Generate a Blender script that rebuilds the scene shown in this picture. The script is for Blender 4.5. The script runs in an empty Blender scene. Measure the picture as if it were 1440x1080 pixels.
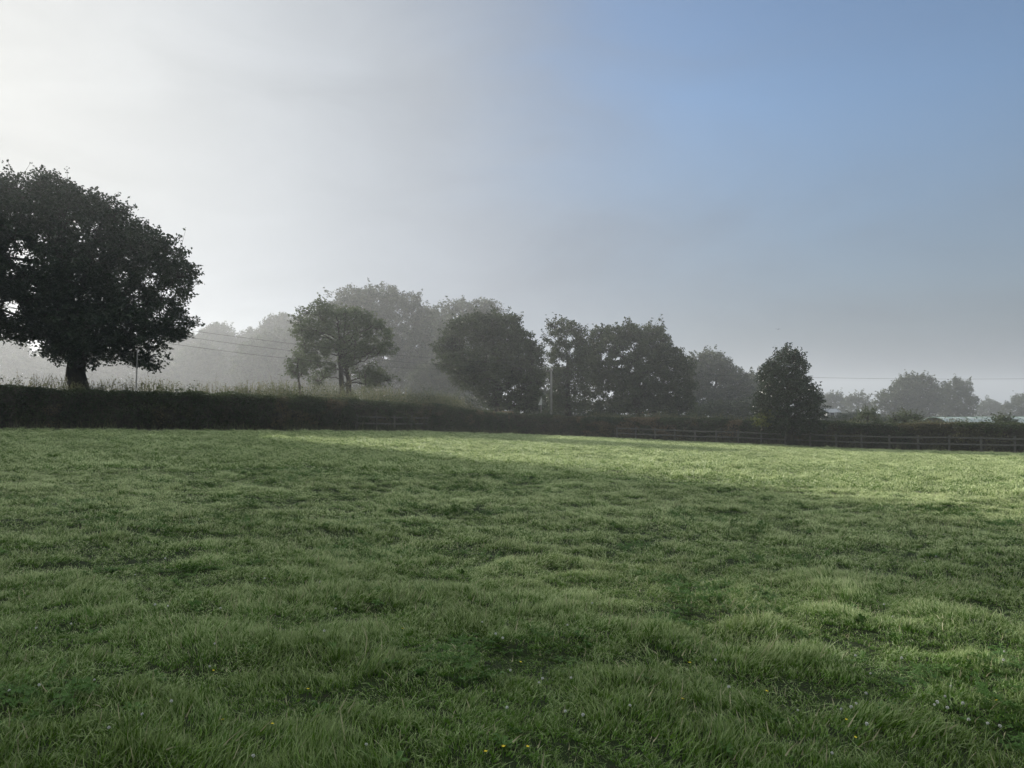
import bpy, math, random
import numpy as np
from mathutils import Vector

# ------------------------------------------------------------------ basics
rng = np.random.default_rng(7)
random.seed(7)
scene = bpy.context.scene
COL = scene.collection
F = 1082.0
CAM_Z = 1.65
PITCH = math.atan(40.0 / F)
SUN_AZ, SUN_EL = math.radians(-42.4), math.radians(16.5)
SUN = np.array([math.sin(SUN_AZ) * math.cos(SUN_EL), math.cos(SUN_AZ) * math.cos(SUN_EL), math.sin(SUN_EL)])


def ray(px, py):
    u, v = (px - 720.0) / F, (540.0 - py) / F
    return np.array([u, math.cos(PITCH) - v * math.sin(PITCH), v * math.cos(PITCH) + math.sin(PITCH)])


def P(px, py, D):
    d = ray(px, py)
    return np.array([0, 0, CAM_Z]) + d * (D / d[1])


def pix(p):
    """world points (n,3) -> photograph pixels"""
    q = p - np.array([0, 0, CAM_Z])
    yf = q[:, 1] * math.cos(PITCH) + q[:, 2] * math.sin(PITCH)
    zu = -q[:, 1] * math.sin(PITCH) + q[:, 2] * math.cos(PITCH)
    return 720 + F * q[:, 0] / yf, 540 - F * zu / yf


def _h(ix, iy, seed):
    n = (ix.astype(np.int64) * 374761393 + iy.astype(np.int64) * 668265263 + seed * 974634777) & 0x7FFFFFFF
    n = ((n ^ (n >> 13)) * 1274126177) & 0x7FFFFFFF
    n = n ^ (n >> 16)
    return (n & 0xFFFF) / 65535.0


def noise(x, y, seed=0):
    x, y = np.asarray(x, float), np.asarray(y, float)
    ix, iy = np.floor(x), np.floor(y)
    fx, fy = x - ix, y - iy
    fx, fy = fx * fx * (3 - 2 * fx), fy * fy * (3 - 2 * fy)
    a, b = _h(ix, iy, seed), _h(ix + 1, iy, seed)
    c, d = _h(ix, iy + 1, seed), _h(ix + 1, iy + 1, seed)
    return (a + (b - a) * fx) * (1 - fy) + (c + (d - c) * fx) * fy


def fbm(x, y, seed=0, o=3):
    s, a, t = 0, 0.5, 0
    for k in range(o):
        s = s + a * noise(np.asarray(x) * 2 ** k + 17.3 * k, np.asarray(y) * 2 ** k - 9.1 * k, seed + k)
        t += a
        a *= 0.5
    return s / t


def sstep(t):
    t = np.clip(t, 0, 1)
    return t * t * (3 - 2 * t)


# ------------------------------------------------------------------ hedge line and terrain
HX = [-632, -250, 0, 200, 400, 600, 690, 720, 800, 960, 1200, 1440, 1900]
HB = [605, 604, 603, 604, 606, 607, 610, 611, 614, 622, 632, 638, 646]
HD = [28, 31.5, 36, 39.5, 44, 57, 70, 75, 73.5, 66, 57, 49.5, 39]
HP = np.array([P(a, b, d) for a, b, d in zip(HX, HB, HD)])
HAZ = np.arctan2(HP[:, 0], HP[:, 1])
HR = np.hypot(HP[:, 0], HP[:, 1])
# dense, smoothed versions over azimuth
_az = np.linspace(-1.0, 1.0, 801)
_k = np.hanning(25)
_k /= _k.sum()


def _sm(v):
    return np.convolve(np.pad(v, 12, mode='edge'), _k, mode='valid')


_RH = np.interp(_az, HAZ, HR)
_ZH = _sm(np.interp(_az, HAZ, HP[:, 2]))


def Rh(a):
    return np.interp(a, _az, _RH)


def TZ(x, y, bumps=True):
    x, y = np.asarray(x, float), np.asarray(y, float)
    a = np.arctan2(x, y)
    r = np.hypot(x, y) + 1e-6
    rh = Rh(a)
    front = sstep((1.75 - np.abs(a)) / 0.7)
    zh = np.interp(a, _az, _ZH) * front
    t = r / rh
    z = zh * np.minimum(t, 1.0) ** 1.3
    over = r - rh
    bank = 1.55 * sstep((over - 0.9) / 2.6) * (1 - 0.75 * sstep((over - 9) / 25)) * front
    hill = 8 * sstep((over - 30) / 300) * sstep((40 - x) / 190) * front
    far = (-0.6 - zh) * sstep((over - 20) / 120)
    z = z + bank + hill + far
    if bumps:
        fade = sstep((120 - r) / 60)
        b = 0.13 * (fbm(x / 0.52, y / 0.40, 3, 2) - 0.5) + 0.10 * (fbm(x / 3.2, y / 2.6, 11, 2) - 0.5) + 0.2 * (fbm(x / 14, y / 12, 21, 2) - 0.5)
        z = z + b * fade * np.clip(1.3 - t, 0.3, 1)
    return z


# ------------------------------------------------------------------ mesh + object helpers
def mesh_np(name, verts, faces, k=None, smooth=False, attrs=None, mats=(), mat_idx=None):
    """verts (n,3); faces (m,k) array, all of one size"""
    verts = np.asarray(verts, np.float32)
    faces = np.asarray(faces, np.int32)
    me = bpy.data.meshes.new(name)
    m, k = faces.shape
    me.vertices.add(len(verts))
    me.vertices.foreach_set('co', verts.ravel())
    me.loops.add(m * k)
    me.loops.foreach_set('vertex_index', faces.ravel())
    me.polygons.add(m)
    me.polygons.foreach_set('loop_start', np.arange(m, dtype=np.int32) * k)
    if mat_idx is not None:
        me.polygons.foreach_set('material_index', np.asarray(mat_idx, np.int32))
    me.polygons.foreach_set('use_smooth', np.full(m, bool(smooth)))
    for an, (dom, val) in (attrs or {}).items():
        at = me.attributes.new(an, 'FLOAT', dom)
        at.data.foreach_set('value', np.asarray(val, np.float32))
    for mt in mats:
        me.materials.append(mt)
    me.update(calc_edges=True)
    return me


def link(name, me, parent=None):
    o = bpy.data.objects.new(name, me)
    COL.objects.link(o)
    if parent is not None:
        o.parent = parent
    return o


def tag(o, label=None, cat=None, group=None, kind=None):
    if label:
        o['label'] = label
    if cat:
        o['category'] = cat
    if group:
        o['group'] = group
    if kind:
        o['kind'] = kind
    return o


def empty(name, loc, label, cat, group=None):
    o = bpy.data.objects.new(name, None)
    o.empty_display_size = 0.3
    COL.objects.link(o)
    o.location = loc
    return tag(o, label, cat, group)


class Build:
    """collects quads/tubes of one part"""
    def __init__(s):
        s.v, s.f, s.n = [], [], 0

    def add(s, v, f):
        v = np.asarray(v, float)
        f = np.asarray(f, int)
        s.v.append(v)
        s.f.append(f + s.n)
        s.n += len(v)

    def tube(s, pts, rad, k=6):
        pts = np.asarray(pts, float)
        n = len(pts)
        rad = np.full(n, rad) if np.isscalar(rad) else np.asarray(rad)
        t = np.gradient(pts, axis=0)
        t /= np.linalg.norm(t, axis=1)[:, None] + 1e-9
        ref = np.array([0.31, 0.95, 0.05]) if abs(t[0][2]) > 0.8 else np.array([0, 0, 1.0])
        a = np.cross(t, ref)
        a /= np.linalg.norm(a, axis=1)[:, None] + 1e-9
        b = np.cross(t, a)
        th = np.arange(k) * 2 * math.pi / k
        v = pts[:, None, :] + rad[:, None, None] * (np.cos(th)[None, :, None] * a[:, None, :] + np.sin(th)[None, :, None] * b[:, None, :])
        i = np.arange(n - 1)[:, None] * k
        j = np.arange(k)[None, :]
        j2 = (j + 1) % k
        f = np.stack([i + j, i + j2, i + k + j2, i + k + j], -1).reshape(-1, 4)
        # caps as quads with a doubled centre
        v = np.concatenate([v.reshape(-1, 3), pts[:1], pts[-1:]])
        c0, c1 = n * k, n * k + 1
        caps = []
        for q in range(0, k, 2):
            caps.append([c0, (q + 2) % k, q + 1, q])
            e = (n - 1) * k
            caps.append([c1, e + q, e + q + 1, e + (q + 2) % k])
        s.add(v, np.concatenate([f, np.array(caps)]))

    def box(s, c, hx, hy, hz, ex=(1, 0, 0), ey=(0, 1, 0), ez=(0, 0, 1)):
        c, ex, ey, ez = map(lambda q: np.asarray(q, float), (c, ex, ey, ez))
        v = [c + sx * hx * ex + sy * hy * ey + sz * hz * ez for sz in (-1, 1) for sy in (-1, 1) for sx in (-1, 1)]
        s.add(v, [[0, 2, 3, 1], [4, 5, 7, 6], [0, 1, 5, 4], [2, 6, 7, 3], [0, 4, 6, 2], [1, 3, 7, 5]])

    def build(s, name, mat, parent=None, origin=(0, 0, 0), smooth=False):
        me = mesh_np(name, np.concatenate(s.v) - np.asarray(origin), np.concatenate(s.f), smooth=smooth, mats=[mat])
        return link(name, me, parent)


# ------------------------------------------------------------------ materials
def new_mat(name):
    m = bpy.data.materials.new(name)
    m.use_nodes = True
    nt = m.node_tree
    nt.nodes.clear()
    return m, nt, nt.nodes, nt.links


def nd(nt, t, **kw):
    n = nt.nodes.new(t)
    for k, v in kw.items():
        if k == 'ins':
            for a, b in v.items():
                n.inputs[a].default_value = b
        else:
            setattr(n, k, v)
    return n


def rgb(r, g, b):
    return (r, g, b, 1.0)


def mixc(nt, fac, a, b):
    n = nd(nt, 'ShaderNodeMix', data_type='RGBA')
    for sock, val in ((n.inputs[0], fac), (n.inputs[6], a), (n.inputs[7], b)):
        if hasattr(val, 'is_output'):
            nt.links.new(val, sock)
        else:
            sock.default_value = val
    return n.outputs[2]


def mapr(nt, val, a, b, c=0.0, d=1.0):
    n = nd(nt, 'ShaderNodeMapRange', ins={1: a, 2: b, 3: c, 4: d})
    nt.links.new(val, n.inputs[0])
    return n.outputs[0]


def leaf_mat(name, dark, light, extra=None, trans=0.25, rough=0.55, noise_scale=0.35, spec=0.3):
    m, nt, N, L = new_mat(name)
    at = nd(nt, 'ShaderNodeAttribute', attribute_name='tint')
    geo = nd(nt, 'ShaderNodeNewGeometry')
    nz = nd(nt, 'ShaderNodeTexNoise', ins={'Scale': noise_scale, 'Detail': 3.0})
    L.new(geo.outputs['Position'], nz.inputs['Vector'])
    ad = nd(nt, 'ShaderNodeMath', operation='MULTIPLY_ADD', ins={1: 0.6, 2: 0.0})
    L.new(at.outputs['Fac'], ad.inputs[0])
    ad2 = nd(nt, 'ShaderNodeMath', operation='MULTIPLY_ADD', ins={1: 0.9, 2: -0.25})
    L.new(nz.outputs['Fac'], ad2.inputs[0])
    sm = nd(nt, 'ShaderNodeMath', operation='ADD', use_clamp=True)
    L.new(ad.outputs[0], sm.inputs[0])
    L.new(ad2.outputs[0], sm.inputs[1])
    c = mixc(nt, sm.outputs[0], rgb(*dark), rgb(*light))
    if extra:
        a2 = nd(nt, 'ShaderNodeAttribute', attribute_name='brown')
        c = mixc(nt, a2.outputs['Fac'], c, rgb(*extra))
    p = nd(nt, 'ShaderNodeBsdfPrincipled', ins={'Roughness': rough, 'Specular IOR Level': spec})
    L.new(c, p.inputs['Base Color'])
    t = nd(nt, 'ShaderNodeBsdfTranslucent')
    L.new(c, t.inputs['Color'])
    mx = nd(nt, 'ShaderNodeMixShader', ins={0: trans})
    L.new(p.outputs[0], mx.inputs[1])
    L.new(t.outputs[0], mx.inputs[2])
    o = nd(nt, 'ShaderNodeOutputMaterial')
    L.new(mx.outputs[0], o.inputs['Surface'])
    return m


def plain_mat(name, c1, c2, scale=6.0, rough=0.8, bump=0.3, stretch=(1, 1, 1), spec=0.25):
    m, nt, N, L = new_mat(name)
    geo = nd(nt, 'ShaderNodeTexCoord')
    mp = nd(nt, 'ShaderNodeMapping', ins={'Scale': stretch})
    L.new(geo.outputs['Object'], mp.inputs['Vector'])
    nz = nd(nt, 'ShaderNodeTexNoise', ins={'Scale': scale, 'Detail': 6.0, 'Roughness': 0.65})
    L.new(mp.outputs[0], nz.inputs['Vector'])
    c = mixc(nt, mapr(nt, nz.outputs['Fac'], 0.3, 0.7), rgb(*c1), rgb(*c2))
    p = nd(nt, 'ShaderNodeBsdfPrincipled', ins={'Roughness': rough, 'Specular IOR Level': spec})
    L.new(c, p.inputs['Base Color'])
    if bump:
        b = nd(nt, 'ShaderNodeBump', ins={'Strength': bump, 'Distance': 0.05})
        L.new(nz.outputs['Fac'], b.inputs['Height'])
        L.new(b.outputs[0], p.inputs['Normal'])
    o = nd(nt, 'ShaderNodeOutputMaterial')
    L.new(p.outputs[0], o.inputs['Surface'])
    return m


M_BARK = plain_mat('bark', (0.02, 0.018, 0.014), (0.06, 0.052, 0.042), 9, 0.9, 0.6, (1, 1, 0.25))
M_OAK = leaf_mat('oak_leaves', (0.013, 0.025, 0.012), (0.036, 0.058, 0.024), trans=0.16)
M_HAW = leaf_mat('pale_leaves', (0.05, 0.068, 0.036), (0.12, 0.145, 0.075), trans=0.38)
M_TREE = leaf_mat('dense_leaves', (0.010, 0.018, 0.009), (0.09, 0.115, 0.05), trans=0.2)  # wide tone range puts lit and shaded leaf clumps into the colour
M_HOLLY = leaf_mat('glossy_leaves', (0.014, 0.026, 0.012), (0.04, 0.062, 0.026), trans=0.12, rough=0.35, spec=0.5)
M_YELLOW = leaf_mat('yellow_green_leaves', (0.08, 0.1, 0.03), (0.17, 0.19, 0.05), trans=0.4)
M_HEDGE = leaf_mat('hedge_leaves', (0.02, 0.032, 0.015), (0.08, 0.1, 0.042), extra=(0.2, 0.135, 0.08), trans=0.36)
M_STEM = plain_mat('hedge_stems', (0.03, 0.026, 0.02), (0.10, 0.088, 0.068), 7, 0.95, 0.4)
M_WEED = leaf_mat('dry_weeds', (0.055, 0.07, 0.03), (0.17, 0.165, 0.09), trans=0.4, noise_scale=0.5)
M_WOOD = plain_mat('weathered_rail', (0.07, 0.066, 0.058), (0.145, 0.137, 0.12), 14, 0.85, 0.3)
M_POLE = plain_mat('pole_wood', (0.17, 0.165, 0.15), (0.27, 0.26, 0.24), 12, 0.85, 0.3, (1, 1, 0.1))
M_WIRE = plain_mat('cable', (0.02, 0.02, 0.02), (0.04, 0.04, 0.04), 4, 0.6, 0)
M_SHADED_SOIL = plain_mat('shaded_soil', (0.022, 0.018, 0.013), (0.06, 0.048, 0.034), 2.2, 1.0, 0.8)
M_CERAMIC = plain_mat('insulator', (0.3, 0.3, 0.29), (0.45, 0.45, 0.43), 8, 0.3, 0)
M_BOARD = plain_mat('pale_board', (0.35, 0.36, 0.34), (0.5, 0.5, 0.47), 6, 0.6, 0.1)
M_FILM = plain_mat('tunnel_film', (0.25, 0.29, 0.28), (0.4, 0.43, 0.41), 2.6, 0.3, 0.2, (1, 1, 1), 0.5)
M_HOOP = plain_mat('tunnel_hoop', (0.12, 0.2, 0.18), (0.2, 0.28, 0.25), 5, 0.5, 0)
M_WALLP = plain_mat('pale_cladding', (0.3, 0.3, 0.3), (0.42, 0.42, 0.42), 2, 0.7, 0.1)
M_ROOF = plain_mat('grey_roof', (0.22, 0.23, 0.24), (0.34, 0.35, 0.36), 3, 0.7, 0.2)
M_DARKGLASS = plain_mat('dark_opening', (0.03, 0.035, 0.04), (0.05, 0.055, 0.06), 3, 0.2, 0)
M_WHITEFL = leaf_mat('clover_petals', (0.62, 0.62, 0.58), (0.82, 0.82, 0.78), trans=0.2)
M_YELFL = leaf_mat('buttercup_petals', (0.7, 0.52, 0.03), (0.85, 0.68, 0.05), trans=0.2)
M_BIRD = plain_mat('bird_feathers', (0.03, 0.03, 0.033), (0.06, 0.06, 0.06), 20, 0.7, 0)


# grass blades: deep green with paler, dew covered ends; dew lies in patches, paled with distance for sheen
def grass_mat():
    m, nt, N, L = new_mat('dewy_grass')
    at = nd(nt, 'ShaderNodeAttribute', attribute_name='tint')
    ah = nd(nt, 'ShaderNodeAttribute', attribute_name='rise')
    geo = nd(nt, 'ShaderNodeNewGeometry')
    nz = nd(nt, 'ShaderNodeTexNoise', ins={'Scale': 0.45, 'Detail': 4.0})
    L.new(geo.outputs['Position'], nz.inputs['Vector'])
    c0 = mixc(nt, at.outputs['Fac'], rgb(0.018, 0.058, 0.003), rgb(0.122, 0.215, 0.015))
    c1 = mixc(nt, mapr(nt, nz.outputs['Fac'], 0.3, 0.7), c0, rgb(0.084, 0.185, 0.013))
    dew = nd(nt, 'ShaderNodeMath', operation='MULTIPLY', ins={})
    L.new(mapr(nt, ah.outputs['Fac'], 0.42, 0.72), dew.inputs[0])  # dewy ends against dark bases; shade between blades partly put into colour
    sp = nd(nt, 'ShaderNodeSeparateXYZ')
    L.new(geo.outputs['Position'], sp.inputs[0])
    away = mapr(nt, sp.outputs['Y'], 3.5, 12.0, 0.28, 1.0)       # dew paler further out: its grazing sheen painted into the colour
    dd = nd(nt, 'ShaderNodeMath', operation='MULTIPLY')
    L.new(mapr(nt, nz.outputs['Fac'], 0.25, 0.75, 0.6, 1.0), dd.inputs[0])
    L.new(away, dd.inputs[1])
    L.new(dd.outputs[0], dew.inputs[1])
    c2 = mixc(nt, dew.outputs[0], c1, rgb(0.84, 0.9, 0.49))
    a2 = nd(nt, 'ShaderNodeAttribute', attribute_name='straw')
    c3 = mixc(nt, a2.outputs['Fac'], c2, rgb(0.4, 0.37, 0.22))
    p = nd(nt, 'ShaderNodeBsdfPrincipled', ins={'Roughness': 0.5, 'Specular IOR Level': 0.35})
    L.new(c3, p.inputs['Base Color'])
    t = nd(nt, 'ShaderNodeBsdfTranslucent')
    L.new(c3, t.inputs['Color'])
    mx = nd(nt, 'ShaderNodeMixShader', ins={0: 0.22})
    L.new(p.outputs[0], mx.inputs[1])
    L.new(t.outputs[0], mx.inputs[2])
    o = nd(nt, 'ShaderNodeOutputMaterial')
    L.new(mx.outputs[0], o.inputs['Surface'])
    return m


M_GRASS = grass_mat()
M_CLOVER = leaf_mat('clover_leaf', (0.05, 0.11, 0.02), (0.1, 0.19, 0.045), trans=0.3, rough=0.6, noise_scale=3, spec=0.2)


def ground_mat():
    m, nt, N, L = new_mat('turf')
    geo = nd(nt, 'ShaderNodeNewGeometry')
    a = nd(nt, 'ShaderNodeTexNoise', ins={'Scale': 0.6, 'Detail': 8.0, 'Roughness': 0.7})
    b = nd(nt, 'ShaderNodeTexNoise', ins={'Scale': 22.0, 'Detail': 5.0, 'Roughness': 0.7})
    L.new(geo.outputs['Position'], a.inputs['Vector'])
    L.new(geo.outputs['Position'], b.inputs['Vector'])
    c = mixc(nt, mapr(nt, a.outputs['Fac'], 0.3, 0.7), rgb(0.012, 0.024, 0.005), rgb(0.026, 0.042, 0.009))
    c = mixc(nt, mapr(nt, b.outputs['Fac'], 0.45, 0.75), c, rgb(0.024, 0.02, 0.012))
    p = nd(nt, 'ShaderNodeBsdfPrincipled', ins={'Roughness': 0.9, 'Specular IOR Level': 0.2})
    L.new(c, p.inputs['Base Color'])
    bm = nd(nt, 'ShaderNodeBump', ins={'Strength': 0.7, 'Distance': 0.04})
    L.new(b.outputs['Fac'], bm.inputs['Height'])
    L.new(bm.outputs[0], p.inputs['Normal'])
    o = nd(nt, 'ShaderNodeOutputMaterial')
    L.new(p.outputs[0], o.inputs['Surface'])
    return m


M_TURF = ground_mat()

# ------------------------------------------------------------------ ground: one sheet to the horizon
def build_ground():
    az = np.concatenate([np.radians(np.linspace(-180, -46, 60, endpoint=False)), np.radians(np.arange(-46, 46, 0.26)),
                         np.radians(np.linspace(46, 180, 60, endpoint=False))])
    r = [0.4]
    while r[-1] < 1150:
        q = r[-1]
        r.append(q * (1.012 if q < 95 else 1.06) + (0.02 if q < 95 else 0))
    r = np.array(r)
    A, R = np.meshgrid(az, r)
    x, y = R * np.sin(A), R * np.cos(A)
    v = np.stack([x, y, TZ(x, y)], -1).reshape(-1, 3)
    n, k = len(r), len(az)
    i = np.arange(n - 1)[:, None] * k
    j = np.arange(k)[None, :]
    j2 = (j + 1) % k
    f = np.stack([i + j, i + j2, i + k + j2, i + k + j], -1).reshape(-1, 4)[:, ::-1]
    # close the middle under the camera with quads
    v = np.concatenate([v, [[0, 0, float(TZ(0.0, 0.01))]]])
    c = len(v) - 1
    cap = [[c, (q + 2) % k, (q + 1) % k, q] for q in range(0, k - 1, 2)]
    o = link('ground', mesh_np('ground', v, np.concatenate([f, np.array(cap)]), smooth=True, mats=[M_TURF]))
    tag(o, kind='structure')


build_ground()

# dark bare verge put in for the shaded strip along the hedge foot
def hedge_path(s0, s1, off, step=0.35):
    """points along the hedge line between photograph columns s0..s1, moved off metres away from the camera"""
    xs = np.linspace(s0, s1, 400)
    p = np.stack([np.interp(xs, HX, HP[:, 0]), np.interp(xs, HX, HP[:, 1])], 1)
    for _ in range(30):
        p[1:-1] = 0.25 * p[:-2] + 0.5 * p[1:-1] + 0.25 * p[2:]
    d = np.concatenate([[0], np.cumsum(np.linalg.norm(np.diff(p, axis=0), axis=1))])
    n = max(3, int(d[-1] / step))
    q = np.linspace(0, d[-1], n)
    p = np.stack([np.interp(q, d, p[:, 0]), np.interp(q, d, p[:, 1])], 1)
    t = np.gradient(p, axis=0)
    t /= np.linalg.norm(t, axis=1)[:, None]
    nrm = np.stack([-t[:, 1], t[:, 0]], 1)          # to the left of travel = away from the camera
    return p + nrm * off, t, nrm, q


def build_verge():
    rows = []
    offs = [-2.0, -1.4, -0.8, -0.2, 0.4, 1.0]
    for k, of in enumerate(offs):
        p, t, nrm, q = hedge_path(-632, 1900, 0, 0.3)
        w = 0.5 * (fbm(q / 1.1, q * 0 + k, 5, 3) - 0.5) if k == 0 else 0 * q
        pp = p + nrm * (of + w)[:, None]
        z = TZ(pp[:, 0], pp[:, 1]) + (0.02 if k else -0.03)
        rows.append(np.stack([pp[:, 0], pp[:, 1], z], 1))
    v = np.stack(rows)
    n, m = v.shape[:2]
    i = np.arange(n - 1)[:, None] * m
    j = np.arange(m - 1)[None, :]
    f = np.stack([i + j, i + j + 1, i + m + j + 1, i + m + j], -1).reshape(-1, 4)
    tag(link('verge', mesh_np('verge', v.reshape(-1, 3), f, smooth=True, mats=[M_SHADED_SOIL])), kind='structure')


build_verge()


# ------------------------------------------------------------------ grass
def tuft_mesh(name, nb, rad, hmin, hmax, wid, seg=3, lean=0.6, straw=0.008):
    g = np.random.default_rng(sum(map(ord, name)))
    V, Fc, T, R, S = [], [], [], [], []
    n0 = 0
    for b in range(nb):
        a, rr = g.uniform(0, 6.283), rad * math.sqrt(g.uniform())
        base = np.array([math.cos(a) * rr, math.sin(a) * rr, -0.01])
        h = g.uniform(hmin, hmax)
        d = g.normal(0, 1, 2)
        d = d / (np.linalg.norm(d) + 1e-6)
        ln = h * lean * g.uniform(0.15, 1.25)
        side = np.array([-d[1], d[0], 0]) if g.uniform() < 0.6 else np.array([d[0], d[1], 0])
        w = wid * g.uniform(0.6, 1.2)
        ti = g.uniform()
        st = 1.0 if g.uniform() < straw else 0.0
        for s in range(seg + 1):
            t = s / seg
            c = base + np.array([d[0] * ln * t * t, d[1] * ln * t * t, h * (t - 0.28 * t * t * min(1.6, ln / h))])
            ww = w * (1 - t) ** 0.7 * 0.5 if s < seg else w * 0.06
            V += [c - side * ww, c + side * ww]
            T += [ti, ti]
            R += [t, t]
            S += [st, st]
            if s < seg:
                q = n0 + 2 * s
                Fc.append([q, q + 1, q + 3, q + 2])
        n0 += 2 * (seg + 1)
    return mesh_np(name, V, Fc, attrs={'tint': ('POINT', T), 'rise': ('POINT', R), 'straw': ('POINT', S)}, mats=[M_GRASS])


def clover_mesh(name, n):
    g = np.random.default_rng(sum(map(ord, name)))
    V, Fc, T = [], [], []
    for b in range(n):
        a, rr = g.uniform(0, 6.283), 0.1 * math.sqrt(g.uniform())
        c = np.array([math.cos(a) * rr, math.sin(a) * rr, g.uniform(0.02, 0.06)])
        r = g.uniform(0.006, 0.010)
        a0 = g.uniform(0, 6.283)
        tl = g.normal(0, 0.35, 2)
        ti = g.uniform()
        for k in range(3):
            th = a0 + k * 2.094
            e = np.array([math.cos(th), math.sin(th), 0])
            s = np.array([-e[1], e[0], 0])
            q = [c, c + e * r - s * r * 0.8, c + e * r * 1.8, c + e * r + s * r * 0.8]
            q = [p + np.array([0, 0, (p - c)[:2] @ tl]) for p in q]
            i = len(V)
            V += q
            Fc.append([i, i + 1, i + 2, i + 3])
            T += [ti] * 4
    return mesh_np(name, V, Fc, attrs={'tint': ('POINT', T)}, mats=[M_CLOVER])


def rosette_mesh(name, n, size=0.062):
    g = np.random.default_rng(sum(map(ord, name)))
    V, Fc, T = [], [], []
    for k in range(n):
        a = k * 6.283 / n + g.uniform(-.3, .3)
        e, sd = np.array([math.cos(a), math.sin(a), 0]), np.array([-math.sin(a), math.cos(a), 0])
        ln, w, h, ti = size * g.uniform(.7, 1.3), size * 0.22 * g.uniform(.8, 1.2), g.uniform(.35, 1.1), g.uniform()
        i0 = len(V)
        for u, ww, z in ((0, .15, 0), (.35, .9, .55), (.7, 1, .8), (1.05, .1, .75)):
            c = e * ln * u + np.array([0, 0, ln * h * z])
            V += [c - sd * w * ww + [0, 0, w * ww * .4], c + sd * w * ww + [0, 0, w * ww * .4]]
            T += [ti, ti]
        for q in range(3):
            Fc.append([i0 + 2 * q, i0 + 2 * q + 1, i0 + 2 * q + 3, i0 + 2 * q + 2])
    return mesh_np(name, V, Fc, attrs={'tint': ('POINT', T)}, mats=[M_CLOVER])


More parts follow.
